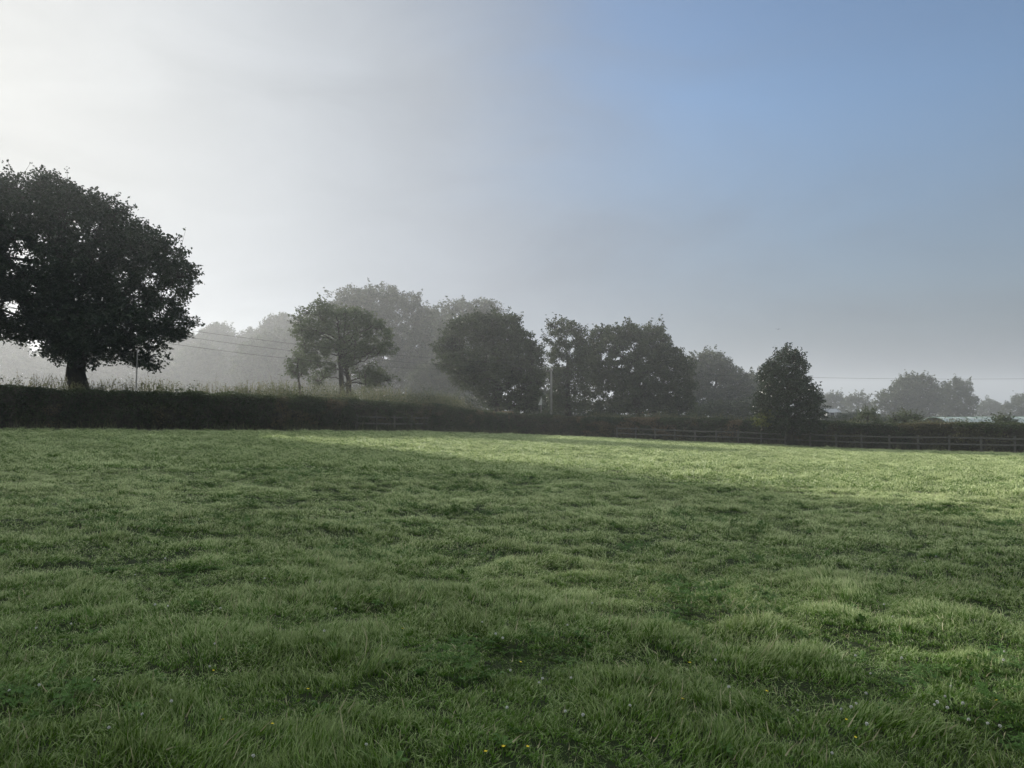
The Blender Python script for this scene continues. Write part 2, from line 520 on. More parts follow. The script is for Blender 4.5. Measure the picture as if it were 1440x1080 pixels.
def build_grass():
    src = bpy.data.collections.new('grass_tuft_shapes')
    shapes = []
    for k, (nb, rad, h0, h1, w) in enumerate([(26, .07, .03, .085, .0068), (26, .075, .04, .10, .0074), (24, .07, .025, .075, .0062),
                                              (24, .08, .04, .12, .0078), (22, .07, .03, .095, .007), (26, .09, .025, .07, .0065)]):
        shapes.append(tuft_mesh('grass_tuft_%s' % 'abcdef'[k], nb, rad, h0, h1, w))
    for k, (nb, rad, h0, h1, w) in enumerate([(40, .20, .05, .12, .014), (40, .22, .04, .10, .015), (36, .2, .05, .14, .014)]):
        shapes.append(tuft_mesh('grass_tuft_%s' % 'ghi'[k], nb, rad, h0, h1, w, seg=3))
    shapes.append(clover_mesh('grass_tuft_j', 40))
    shapes.append(tuft_mesh('grass_tuft_k', 12, .05, .13, .22, .007, seg=4, lean=1.0, straw=0.06))
    shapes.append(rosette_mesh('grass_tuft_l', 9))
    for me in shapes:
        src.objects.link(bpy.data.objects.new(me.name, me))

    pts, idx, rot, scl = [], [], [], []
    amax = math.radians(46)

    def zone(r0, r1, dens, kinds, s0, s1):
        n = int(dens * amax * (r1 * r1 - r0 * r0))
        r = np.sqrt(rng.uniform(r0 * r0, r1 * r1, n))
        a = rng.uniform(-amax, amax, n)
        x, y = r * np.sin(a), r * np.cos(a)
        keep = r < Rh(a) - 1.7 - 0.5 * rng.uniform(size=n)
        n1 = 0.55 * fbm(x / 0.52, y / 0.40, 3, 2) + 0.45 * fbm(x / 0.3, y / 0.26, 7, 3)
        n3 = fbm(x / 1.6, y / 1.1, 41, 3)
        keep &= rng.uniform(size=n) < np.clip(0.55 + (n1 - 0.3) * 3.2, 0.7, 1)
        x, y, r, n1, n3 = x[keep], y[keep], r[keep], n1[keep], n3[keep]
        n = len(x)
        z = TZ(x, y)
        sc = 0.76 * (0.46 + 3.4 * np.clip(n1 - 0.36, 0, 0.5)) * rng.uniform(0.75, 1.25, n) * np.interp(n3, [0.25, 0.5, 0.75], [0.82, 1, 1.12]) * s0
        k = rng.integers(0, len(kinds), n)
        k = np.array(kinds)[k]
        if r0 < 16:
            cl = (n3 < 0.4) & (rng.uniform(size=n) < 0.12)
            k[cl] = 9
            sc[cl] = rng.uniform(0.6, 1.0, cl.sum())
            tall = rng.uniform(size=n) < 0.012
            k[tall] = 10
            ros = rng.uniform(size=n) < 0.004
            k[ros] = 11
            sc[ros] = rng.uniform(0.9, 1.5, ros.sum())
        lean = 0.22
        ta = rng.normal(0, lean, n) - 0.10 + 1.5 * (fbm(x / 0.42, y / 0.42, 51, 2) - 0.5)
        tb = rng.normal(0, lean, n) + 0.12 + 1.5 * (fbm(x / 0.42, y / 0.42, 61, 2) - 0.5)
        yaw = rng.uniform(0, 6.283, n)
        rx, ry = ta * np.cos(yaw) + tb * np.sin(yaw), -ta * np.sin(yaw) + tb * np.cos(yaw)
        sc = sc * (0.5 + 1.0 * fbm(x / 0.22, y / 0.22, 81, 2))
        pts.append(np.stack([x, y, z], 1))
        idx.append(k)
        rot.append(np.stack([rx, ry, yaw], 1))
        scl.append(np.stack([s1 * rng.uniform(.85, 1.15, n), s1 * rng.uniform(.85, 1.15, n), sc], 1))

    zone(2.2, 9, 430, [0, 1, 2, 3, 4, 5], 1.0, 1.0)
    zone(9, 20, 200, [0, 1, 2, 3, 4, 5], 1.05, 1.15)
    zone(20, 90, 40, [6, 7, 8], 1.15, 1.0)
    pts_, idx_, rot_, scl_ = map(np.concatenate, (pts, idx, rot, scl))
    me = bpy.data.meshes.new('grass')
    me.vertices.add(len(pts_))
    me.vertices.foreach_set('co', pts_.astype(np.float32).ravel())
    a = me.attributes.new('pick', 'INT', 'POINT')
    a.data.foreach_set('value', idx_.astype(np.int32))
    for nm, arr in (('turn', rot_), ('size', scl_)):
        a = me.attributes.new(nm, 'FLOAT_VECTOR', 'POINT')
        a.data.foreach_set('vector', arr.astype(np.float32).ravel())
    me.update()
    o = link('grass', me)
    tag(o, 'short dew covered grass of the whole field', 'grass', kind='stuff')
    ng = bpy.data.node_groups.new('grass_scatter', 'GeometryNodeTree')
    ng.interface.new_socket('Geometry', in_out='INPUT', socket_type='NodeSocketGeometry')
    ng.interface.new_socket('Geometry', in_out='OUTPUT', socket_type='NodeSocketGeometry')
    gi, go = ng.nodes.new('NodeGroupInput'), ng.nodes.new('NodeGroupOutput')
    ci = ng.nodes.new('GeometryNodeCollectionInfo')
    ci.inputs['Collection'].default_value = src
    ci.inputs['Separate Children'].default_value = True
    ci.inputs['Reset Children'].default_value = True
    ip = ng.nodes.new('GeometryNodeInstanceOnPoints')
    ip.inputs['Pick Instance'].default_value = True

    def named(nm, ty):
        q = ng.nodes.new('GeometryNodeInputNamedAttribute')
        q.data_type = ty
        q.inputs['Name'].default_value = nm
        return [s for s in q.outputs if s.enabled and s.name == 'Attribute'][0]
    e2r = ng.nodes.new('FunctionNodeEulerToRotation')
    L = ng.links
    L.new(gi.outputs[0], ip.inputs['Points'])
    L.new(ci.outputs[0], ip.inputs['Instance'])
    L.new(named('pick', 'INT'), ip.inputs['Instance Index'])
    L.new(named('turn', 'FLOAT_VECTOR'), e2r.inputs[0])
    L.new(e2r.outputs[0], ip.inputs['Rotation'])
    L.new(named('size', 'FLOAT_VECTOR'), ip.inputs['Scale'])
    L.new(ip.outputs[0], go.inputs[0])
    md = o.modifiers.new('scatter', 'NODES')
    md.node_group = ng
    print('grass tufts', len(pts_))


build_grass()


# ------------------------------------------------------------------ leaves, trees
def leaf_quads(c, length, width, up=0.4, r=rng):
    n = len(c)
    nr = r.normal(0, 1, (n, 3))
    nr[:, 2] = np.abs(nr[:, 2]) + up
    nr /= np.linalg.norm(nr, axis=1)[:, None]
    t = r.normal(0, 1, (n, 3))
    t -= nr * (t * nr).sum(1)[:, None]
    t /= np.linalg.norm(t, axis=1)[:, None] + 1e-9
    s = np.cross(nr, t)
    l = (length * r.uniform(0.6, 1.3, n))[:, None]
    w = (width * r.uniform(0.6, 1.3, n))[:, None]
    k = nr * w * 0.25
    v = np.stack([c - t * l * 0.5, c + s * w * 0.5 + k - t * l * 0.05, c + t * l * 0.5, c - s * w * 0.5 + k - t * l * 0.05], 1)
    return v.reshape(-1, 3), np.arange(4 * n).reshape(-1, 4)


def in_poly(poly, x, y):
    poly = np.asarray(poly, float)
    ins = np.zeros(len(x), bool)
    j = len(poly) - 1
    for i in range(len(poly)):
        xi, yi = poly[i]
        xj, yj = poly[j]
        c = ((yi > y) != (yj > y)) & (x < (xj - xi) * (y - yi) / (yj - yi + 1e-9) + xi)
        ins ^= c
        j = i
    return ins


def edge_dist(poly, x, y):
    poly = np.asarray(poly, float)
    d = np.full(len(x), 1e9)
    for i in range(len(poly)):
        a, b = poly[i - 1], poly[i]
        ab = b - a
        t = np.clip(((x - a[0]) * ab[0] + (y - a[1]) * ab[1]) / (ab @ ab + 1e-9), 0, 1)
        d = np.minimum(d, np.hypot(x - a[0] - t * ab[0], y - a[1] - t * ab[1]))
    return d


def tree(name, label, cat, D, outline, base, lobe, leaf, clump, per, mat, seed, holes=(), group=None, trunk_r=0.3,
         fill=2.6, stems=1, depth=0.9, thin=0.0, limbs=True, spread=1.0, bark=None, twig=True, sprigs=40, wobble=0.55):
    """outline: the crown's edge in the photograph, given the tree's own distance D, real size and a round depth.
    lobe: bough radius in m; clump: leaf clump radius in m; per: leaves in a clump"""
    g = np.random.default_rng(seed)
    m_per_px = D / F
    outline = np.asarray(outline, float)
    lr = lobe / m_per_px
    x0, y0 = outline.min(0)
    x1, y1 = outline.max(0)
    cx, cy, Rx, Ry = (x0 + x1) / 2, (y0 + y1) / 2, (x1 - x0) / 2, (y1 - y0) / 2
    # boughs: poisson points inside the outline
    cand = np.stack([g.uniform(x0, x1, 6000), g.uniform(y0, y1, 6000)], 1)
    cand = cand[in_poly(outline, cand[:, 0], cand[:, 1])]
    ed = edge_dist(outline, cand[:, 0], cand[:, 1])
    lob = []
    for c, e in sorted(zip(map(tuple, cand), ed), key=lambda q: abs(q[1] - lr * 0.75)):
        if e < lr * 0.45:
            continue
        r = min(lr, max(e * 1.02, lr * 0.45))
        if all((c[0] - q[0]) ** 2 + (c[1] - q[1]) ** 2 > (0.62 * (r + q[2]) * 0.8) ** 2 for q in lob):
            lob.append((c[0], c[1], r))
    Rz = depth * 0.5 * (Rx + min(Ry, Rx * 1.3)) * m_per_px
    L3 = []
    for (lx, ly, r) in lob:
        q = min(1.0, math.hypot((lx - cx) / Rx, (ly - cy) / Ry))
        zm = max(0.0, Rz * math.sqrt(max(0, 1 - q * q)) - 0.5 * r * m_per_px)
        dz = [g.normal(0, 0.15) * r * m_per_px]
        if zm > 0.5 * r * m_per_px:
            dz += [zm * g.uniform(0.55, 0.95), -zm * g.uniform(0.55, 0.95)]
        if zm > 1.6 * r * m_per_px:
            dz += [zm * g.uniform(-.35, .35)]
        for d in dz:
            L3.append(np.append(P(lx, ly, D + d), r * m_per_px))
    L3 = np.array(L3)
    # leaf clumps round the boughs
    C, CR = [], []
    for lx, ly, lz, r in L3:
        n = max(3, int(fill * (r / clump) ** 2))
        d = g.normal(0, 1, (n, 3))
        d /= np.linalg.norm(d, axis=1)[:, None]
        C.append(np.array([lx, ly, lz]) + d * (r * g.uniform(0.35, 0.98, n) ** 0.6)[:, None] * np.array([1, 1, 0.92]))
        CR.append(clump * g.uniform(0.6, 1.25, n))
    C, CR = np.concatenate(C), np.concatenate(CR)
    px_, py_ = pix(C)
    ok = g.uniform(size=len(C)) > thin
    for hx, hy, hr in holes:
        ok &= np.hypot(px_ - hx, py_ - hy) > hr + 0.35 * CR / m_per_px
    wob = wobble * lr
    wx = px_ + wob * 2 * (noise(px_ / (0.5 * lr), py_ / (0.5 * lr), seed) - 0.42)
    wy = py_ + wob * 2 * (noise(px_ / (0.5 * lr) + 50, py_ / (0.5 * lr), seed + 1) - 0.42)
    out = ~in_poly(outline, wx, wy)
    ok &= ~(out & (edge_dist(outline, wx, wy) > CR / m_per_px * 0.4))
    C, CR = C[ok], CR[ok]
    if sprigs:                                       # shoots standing out of the crown's edge
        ctr = C.mean(0)
        o_ = (C - ctr) / np.array([Rx * m_per_px, Rz + 1e-3, Ry * m_per_px])
        pick = np.argsort(-np.linalg.norm(o_, axis=1))[:sprigs * 3]
        pick = g.choice(pick, min(sprigs, len(pick)), replace=False)
        d = (C[pick] - ctr)
        d /= np.linalg.norm(d, axis=1)[:, None]
        d = d + np.array([0, 0, 0.35]) + g.normal(0, 0.3, d.shape)
        ex = [C[pick] + d * clump * q * g.uniform(.7, 1.3, (len(pick), 1)) for q in (0.6, 0.95, 1.25)]
        C = np.concatenate([C] + ex)
        CR = np.concatenate([CR] + [np.full(len(pick), clump * q) for q in (0.5, 0.38, 0.26)])
    n = (per * (CR / clump) ** 2 * g.uniform(0.7, 1.3, len(C))).astype(int) + 2
    i = np.repeat(np.arange(len(C)), n)
    off = g.normal(0, 1, (len(i), 3))
    off = off / np.linalg.norm(off, axis=1)[:, None] * (g.uniform(0, 1, len(i)) ** 0.45)[:, None] * np.array([1, 1, 0.75])
    lc = C[i] + off * CR[i][:, None]
    tint = np.clip(g.uniform(0, 1, len(C))[i] ** 1.3 * 0.8 + g.uniform(0, 0.3, len(i)), 0, 1)  # tone per clump, standing in for light and shade on the boughs
    v, f = leaf_quads(lc, leaf, leaf * 0.68, r=g)
    bz = base[1] if len(base) > 1 else None
    b = P(base[0], 600, D)
    if bz is None:
        b[2] = float(TZ(b[0], b[1], False)) - 0.05
    else:
        b[2] = P(base[0], base[1], D)[2]
    root = empty(name, b, label, cat, group)
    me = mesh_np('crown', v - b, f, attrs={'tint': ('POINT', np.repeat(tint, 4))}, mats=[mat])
    link('crown', me, root)
    # trunk, limbs and twigs: one tapering skeleton
    B = Build()
    cc = L3[:, :3].mean(0)
    topz = np.quantile(L3[:, 2], 0.75)
    axes = []
    for s in range(stems):
        lean = np.array([g.normal(0, 0.5), g.normal(0, 0.5), 0]) * (0 if stems == 1 else 1) * spread
        sp = np.array([(s - (stems - 1) / 2) * trunk_r * 2.2, g.normal(0, .1), 0])
        n = 9
        t = np.linspace(0, 1, n)[:, None]
        top = np.array([cc[0], cc[1], topz]) + lean * 2.0
        mid = np.array([b[0] * 0.75 + cc[0] * 0.25, b[1] * .75 + cc[1] * .25, b[2] + (topz - b[2]) * 0.5]) + lean
        ax = (1 - t) ** 2 * (b + sp) + 2 * t * (1 - t) * mid + t * t * top
        ax[1:-1] += g.normal(0, 0.12, (n - 2, 3)) * trunk_r * 2
        tr = trunk_r * (1 - t[:, 0]) ** 0.75 / (stems ** 0.5) + 0.03
        tr[0] *= 1.45
        B.tube(ax, tr, 10)
        axes.append((ax, tr))
    # a few main limbs leave the trunk; the other boughs branch from the nearest limb; twigs run to the clumps
    nmain = max(4, len(L3) // 6)
    order = [int(np.argmax(np.linalg.norm(L3[:, :3] - cc, axis=1)))]
    dmin = np.linalg.norm(L3[:, :3] - L3[order[0], :3], axis=1)
    while len(order) < min(nmain, len(L3)):
        k = int(np.argmax(dmin))
        order.append(k)
        dmin = np.minimum(dmin, np.linalg.norm(L3[:, :3] - L3[k, :3], axis=1))
    rest = [k for k in range(len(L3)) if k not in order]
    net_p, net_r = [], []

    def branch(st, e, r0, r1, sag=0.1, n=8):
        ln = np.linalg.norm(e - st)
        md = st * 0.5 + e * 0.5 + np.array([0, 0, sag * ln]) + g.normal(0, .10, 3) * ln
        tt = np.linspace(0, 1, n)[:, None]
        pth = (1 - tt) ** 2 * st + 2 * tt * (1 - tt) * md + tt * tt * e
        pth[1:-1] += g.normal(0, 0.025, (n - 2, 3)) * ln
        rr = r0 + (r1 - r0) * np.linspace(0, 1, n) ** 0.8
        B.tube(pth, rr, 6)
        return pth, rr

    for q, k in enumerate(order):
        e = L3[k, :3]
        ax, tr = axes[q % stems]
        hh = np.clip((e[2] - b[2]) * g.uniform(0.62, 0.85) / (topz - b[2] + 1e-6), 0.12, 0.92)
        kk = hh * (len(ax) - 1)
        k0 = int(min(len(ax) - 2, kk))
        st = ax[k0] + (ax[k0 + 1] - ax[k0]) * (kk - k0)
        pth, rr = branch(st, st + (e - st) * 0.9, min(tr[k0] * 0.6, 0.03 + trunk_r * 0.03 * np.linalg.norm(e - st)), 0.03, 0.14)
        net_p.append(pth[2:])
        net_r.append(rr[2:])
    NP, NR = np.concatenate(net_p), np.concatenate(net_r)
    ends = []
    for k in rest:
        e = L3[k, :3]
        dd = np.linalg.norm(NP - e, axis=1) + np.maximum(0, NP[:, 2] - e[2]) * 1.5
        q = int(np.argmin(dd))
        if limbs:
            pth, rr = branch(NP[q], e, min(NR[q] * 0.7, 0.07), 0.018, 0.08, 6)
            ends.append(pth[2:])
    if twig:
        EP = np.concatenate([NP] + ends)
        for k in g.permutation(len(C))[:int(len(C) * 0.45)]:
            dd = np.linalg.norm(EP - C[k], axis=1)
            q = int(np.argmin(dd))
            if dd[q] > 0.15:
                m2 = (EP[q] + C[k]) / 2 + g.normal(0, .12, 3) * dd[q]
                B.tube([EP[q], m2, C[k]], [0.018, 0.013, 0.007], 4)
    B.build('trunk', bark or M_BARK, root, b, smooth=True)
    return root


# the big oak at the left
OAK = [(-112, 470), (-124, 380), (-92, 300), (-40, 262), (0, 246), (40, 240), (62, 234), (88, 246), (100, 256), (115, 250), (133, 264),
       (158, 268), (175, 288), (190, 300), (202, 296), (215, 312), (240, 322), (258, 348), (262, 366), (275, 372), (288, 388), (276, 412),
       (270, 432), (284, 452), (270, 472), (262, 490), (240, 500), (246, 508), (230, 522), (212, 530), (190, 522), (180, 527), (170, 512),
       (150, 512), (130, 522), (95, 520), (80, 516), (58, 502), (40, 494), (20, 486), (-20, 482)]
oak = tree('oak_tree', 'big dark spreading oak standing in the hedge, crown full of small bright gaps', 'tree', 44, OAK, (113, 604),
     1.5, 0.19, 0.45, 22, M_OAK, 11, trunk_r=0.62, fill=3.2, sprigs=200,
     holes=[(30, 362, 9), (16, 434, 11), (60, 336, 5), (50, 304, 4), (207, 396, 6), (226, 412, 6), (242, 407, 5), (232, 436, 5),
            (190, 415, 4), (28, 340, 4), (46, 400, 5), (45, 413, 5), (200, 430, 4), (247, 456, 4), (176, 388, 3), (110, 320, 4), (116, 340, 4),
            (190, 492, 4), (215, 500, 4)])
tree('oak_tree', 'second broad oak standing in the hedge just beyond the edge of the picture', 'tree', 37,
     [(-395, 500), (-420, 400), (-390, 280), (-320, 180), (-210, 130), (-110, 175), (-50, 270), (-18, 390), (-40, 490), (-130, 520), (-230, 520), (-320, 520)],
     (-205, 604), 1.9, 0.2, 0.5, 24, M_OAK, 12, trunk_r=0.65, fill=2.6)
# pale loose tree and its sapling
tree('hawthorn_tree', 'pale loose crowned tree with two stems showing through, above the hedge', 'tree', 74,
     [(412, 500), (412, 470), (408, 450), (425, 432), (440, 418), (450, 420), (470, 427), (490, 428), (515, 432), (530, 445), (545, 452),
      (552, 470), (561, 488), (556, 500), (540, 503), (525, 502), (530, 510), (548, 520), (560, 530), (566, 541), (550, 549), (541, 540),
      (530, 553), (515, 557), (505, 545), (500, 530), (482, 522), (468, 530), (455, 545), (440, 550), (432, 538), (436, 522), (420, 512)],
     (486, 562), 1.15, 0.24, 0.42, 12, M_HAW, 21, trunk_r=0.36, fill=2.0, stems=2, thin=0.12, spread=0.35, sprigs=80, wobble=0.3,
     holes=[(470, 500, 6), (515, 508, 6), (475, 515, 5), (505, 515, 6), (545, 512, 4), (450, 520, 4)])
tree('sapling', 'thin young tree with a small round crown, left of the pale two stemmed tree', 'tree', 70,
     [(397, 519), (404, 503), (420, 498), (436, 507), (440, 524), (427, 535), (408, 531)], (421, 562), 0.75, 0.22, 0.34, 11, M_HAW, 22,
     trunk_r=0.11, fill=2.0, thin=0.1)
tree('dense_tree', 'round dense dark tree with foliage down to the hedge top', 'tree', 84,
     [(612, 490), (618, 470), (635, 452), (650, 441), (672, 437), (700, 435), (722, 438), (738, 452), (752, 470), (765, 490), (768, 520),
      (766, 550), (762, 586), (690, 588), (680, 572), (662, 556), (640, 545), (625, 530), (613, 510)],
     (700, 590), 1.9, 0.27, 0.55, 22, M_TREE, 23, trunk_r=0.45, fill=2.9, wobble=0.6, sprigs=120)
g_back = 'tall trees standing in the mist'
tree('tall_tree', 'tall misty tree rising behind the pale two stemmed tree', 'tree', 190,
     [(448, 445), (459, 420), (462, 405), (480, 399), (508, 402), (524, 402), (530, 396), (545, 395), (560, 405), (585, 410), (600, 424),
      (609, 440), (612, 470), (610, 588), (450, 588)], (535, 570), 3.6, 0.55, 1.1, 20, M_TREE, 24, group=g_back, trunk_r=0.6, fill=2.4)
tree('tall_tree', 'tall misty tree rising behind the round dense tree', 'tree', 200,
     [(607, 475), (605, 440), (612, 420), (625, 413), (640, 421), (665, 419), (690, 421), (705, 424), (714, 440), (718, 500), (718, 588), (612, 588)],
     (665, 572), 3.4, 0.55, 1.1, 18, M_TREE, 25, group=g_back, trunk_r=0.6, fill=2.3, holes=[(606, 450, 4), (604, 472, 5), (620, 445, 4), (626, 470, 3)])
tree('sparse_tree', 'sparse tree with sky showing through its crown, right of the round dense tree', 'tree', 93,
     [(761, 485), (763, 458), (780, 449), (800, 445), (815, 450), (828, 462), (832, 500), (830, 582), (772, 582), (768, 530)],
     (800, 590), 1.35, 0.26, 0.5, 15, M_TREE, 26, trunk_r=0.35, fill=2.7, thin=0.04,
     holes=[(768, 470, 4), (772, 490, 4), (768, 505, 4), (780, 478, 4), (790, 492, 3), (800, 475, 3), (785, 508, 4), (803, 495, 3), (775, 515, 4), (795, 512, 3)])
tree('broad_tree', 'broad dark tree with a humped top, widest of the middle trees', 'tree', 97,
     [(820, 475), (835, 459), (858, 458), (875, 452), (892, 455), (905, 449), (925, 455), (940, 470), (948, 485), (957, 480), (966, 500),
      (980, 510), (984, 540), (977, 584), (820, 584)], (900, 594), 1.8, 0.29, 0.55, 20, M_TREE, 27, trunk_r=0.55, fill=2.7, sprigs=90,
     holes=[(880, 495, 3), (890, 490, 3), (903, 462, 2.5), (868, 505, 3), (925, 480, 2.5), (850, 500, 3)])
tree('misty_tree', 'grey misty tree sloping down behind the broad dark tree', 'tree', 165,
     [(962, 510), (975, 498), (1000, 491), (1018, 495), (1030, 508), (1045, 519), (1056, 526), (1062, 545), (1060, 584), (965, 584)],
     (1010, 594), 2.3, 0.42, 0.8, 20, M_TREE, 28, trunk_r=0.5, fill=3.0)
tree('misty_tree', 'low grey tree in the mist directly behind the holly', 'tree', 185,
     [(1040, 535), (1050, 523), (1062, 520), (1078, 530), (1088, 550), (1090, 586), (1040, 586)], (1065, 596), 2.0, 0.45, 0.8, 18, M_TREE, 29,
     trunk_r=0.4, fill=2.3)
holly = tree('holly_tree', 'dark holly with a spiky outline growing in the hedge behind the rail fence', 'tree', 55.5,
     [(1056, 570), (1066, 540), (1064, 520), (1075, 508), (1086, 499), (1097, 485), (1115, 488), (1129, 499), (1138, 512), (1138, 526), (1148, 536),
      (1152, 545), (1165, 553), (1154, 566), (1164, 584), (1168, 606), (1130, 612), (1080, 610), (1052, 604), (1056, 588)],
     (1110, 622), 0.85, 0.15, 0.3, 17, M_HOLLY, 30, trunk_r=0.2, fill=2.7, thin=0.05, sprigs=170)
# far right, in the mist
g_far = 'far trees fading into the mist at the right'
FAR = [
    ('far rounded tree, tallest of the misty group above the long pale tunnel', 260, [(1222, 566), (1235, 550), (1252, 542), (1262, 530), (1280, 524), (1305, 526), (1320, 532), (1328, 545), (1328, 592), (1224, 592)], 1275),
    ('far rounded tree joined to the right side of the tallest misty tree', 268, [(1318, 545), (1328, 535), (1345, 531), (1362, 536), (1372, 550), (1377, 572), (1376, 592), (1318, 592)], 1348),
    ('low far tree in the mist right beside the holly', 340, [(1140, 568), (1152, 556), (1170, 551), (1182, 552), (1192, 562), (1194, 592), (1140, 592)], 1168),
    ('low far tree in the mist, second from the holly', 320, [(1186, 563), (1200, 552), (1216, 551), (1226, 562), (1230, 592), (1186, 592)], 1208),
    ('small faint tree in the gap between the misty rounded trees and the picture edge', 380, [(1370, 576), (1385, 560), (1400, 562), (1414, 575), (1416, 594), (1370, 594)], 1393),
    ('far misty tree cut by the right edge of the picture', 320, [(1406, 578), (1420, 560), (1436, 553), (1458, 551), (1480, 562), (1484, 594), (1406, 594)], 1445),
    ('far misty tree beyond the right edge of the picture', 250, [(1480, 575), (1500, 555), (1530, 545), (1560, 556), (1575, 594), (1480, 594)], 1530)]
for k, (lb, D, ol, bx) in enumerate(FAR):
    tree('misty_tree', lb, 'tree', D, ol, (bx, 600), 3.2 if D < 300 else 2.8, 0.65, 1.2, 20, M_TREE, 40 + k, group=g_far, trunk_r=0.5, fill=2.2, twig=False)
g_pale = 'pale trees almost lost in the mist at the left'
PALE = [
    ('faint misty tree seen low under the left boughs of the big oak', 330, [(-70, 520), (-50, 490), (-20, 476), (15, 474), (40, 486), (55, 510), (50, 552), (-70, 552)], 0),
    ('faint misty tree behind the trunk of the big oak', 335, [(40, 515), (60, 488), (90, 474), (120, 478), (140, 500), (140, 552), (40, 552)], 92),
    ('faint misty tree seen low under the right boughs of the big oak', 330, [(125, 515), (145, 490), (175, 478), (205, 482), (230, 500), (232, 550), (125, 550)], 180),
    ('pale misty tree filling the dip between the oak and the first pale tree', 300, [(235, 520), (255, 488), (285, 478), (310, 488), (322, 520), (322, 552), (235, 552)], 280),
    ('pale broad misty tree below and behind the left edge of the two stemmed tree', 265, [(325, 505), (345, 478), (380, 462), (420, 458), (455, 470), (470, 505), (470, 552), (325, 552)], 400),
    ('tall pale misty tree filling the notch between the two tall misty trees', 230, [(575, 470), (585, 440), (598, 428), (612, 427), (626, 436), (636, 470), (636, 556), (575, 556)], 605),
    ('palest misty tree, half hidden behind the right side of the big oak', 345, [(215, 515), (226, 480), (245, 464), (262, 460), (278, 474), (286, 500), (286, 545), (215, 545)], 250),
    ('pale misty tree first to the right of the big oak', 335, [(266, 490), (280, 466), (300, 452), (318, 453), (331, 466), (338, 500), (334, 548), (265, 548)], 302),
    ('pale misty tree with the lowest top, midway between oak and pale two stemmed tree', 345, [(322, 490), (337, 467), (350, 458), (363, 462), (373, 480), (378, 550), (322, 550)], 350),
    ('pale misty tree with a high top just left of the pale two stemmed tree', 310, [(356, 480), (366, 452), (380, 445), (400, 438), (416, 440), (432, 455), (434, 560), (356, 560)], 396),
    ('pale misty tree peeping over the left shoulder of the two stemmed tree', 260, [(412, 465), (430, 443), (446, 432), (460, 430), (474, 442), (476, 560), (412, 560)], 444)]
for k, (lb, D, ol, bx) in enumerate(PALE):
    ol = [(x, y if y < 545 else 576) for x, y in ol]
    tree('misty_tree', lb, 'tree', D, ol, (bx, 574), 3.8, 0.8, 1.4, 18, M_TREE, 60 + k, group=g_pale, trunk_r=0.6, fill=3.0, twig=False, wobble=0.35)


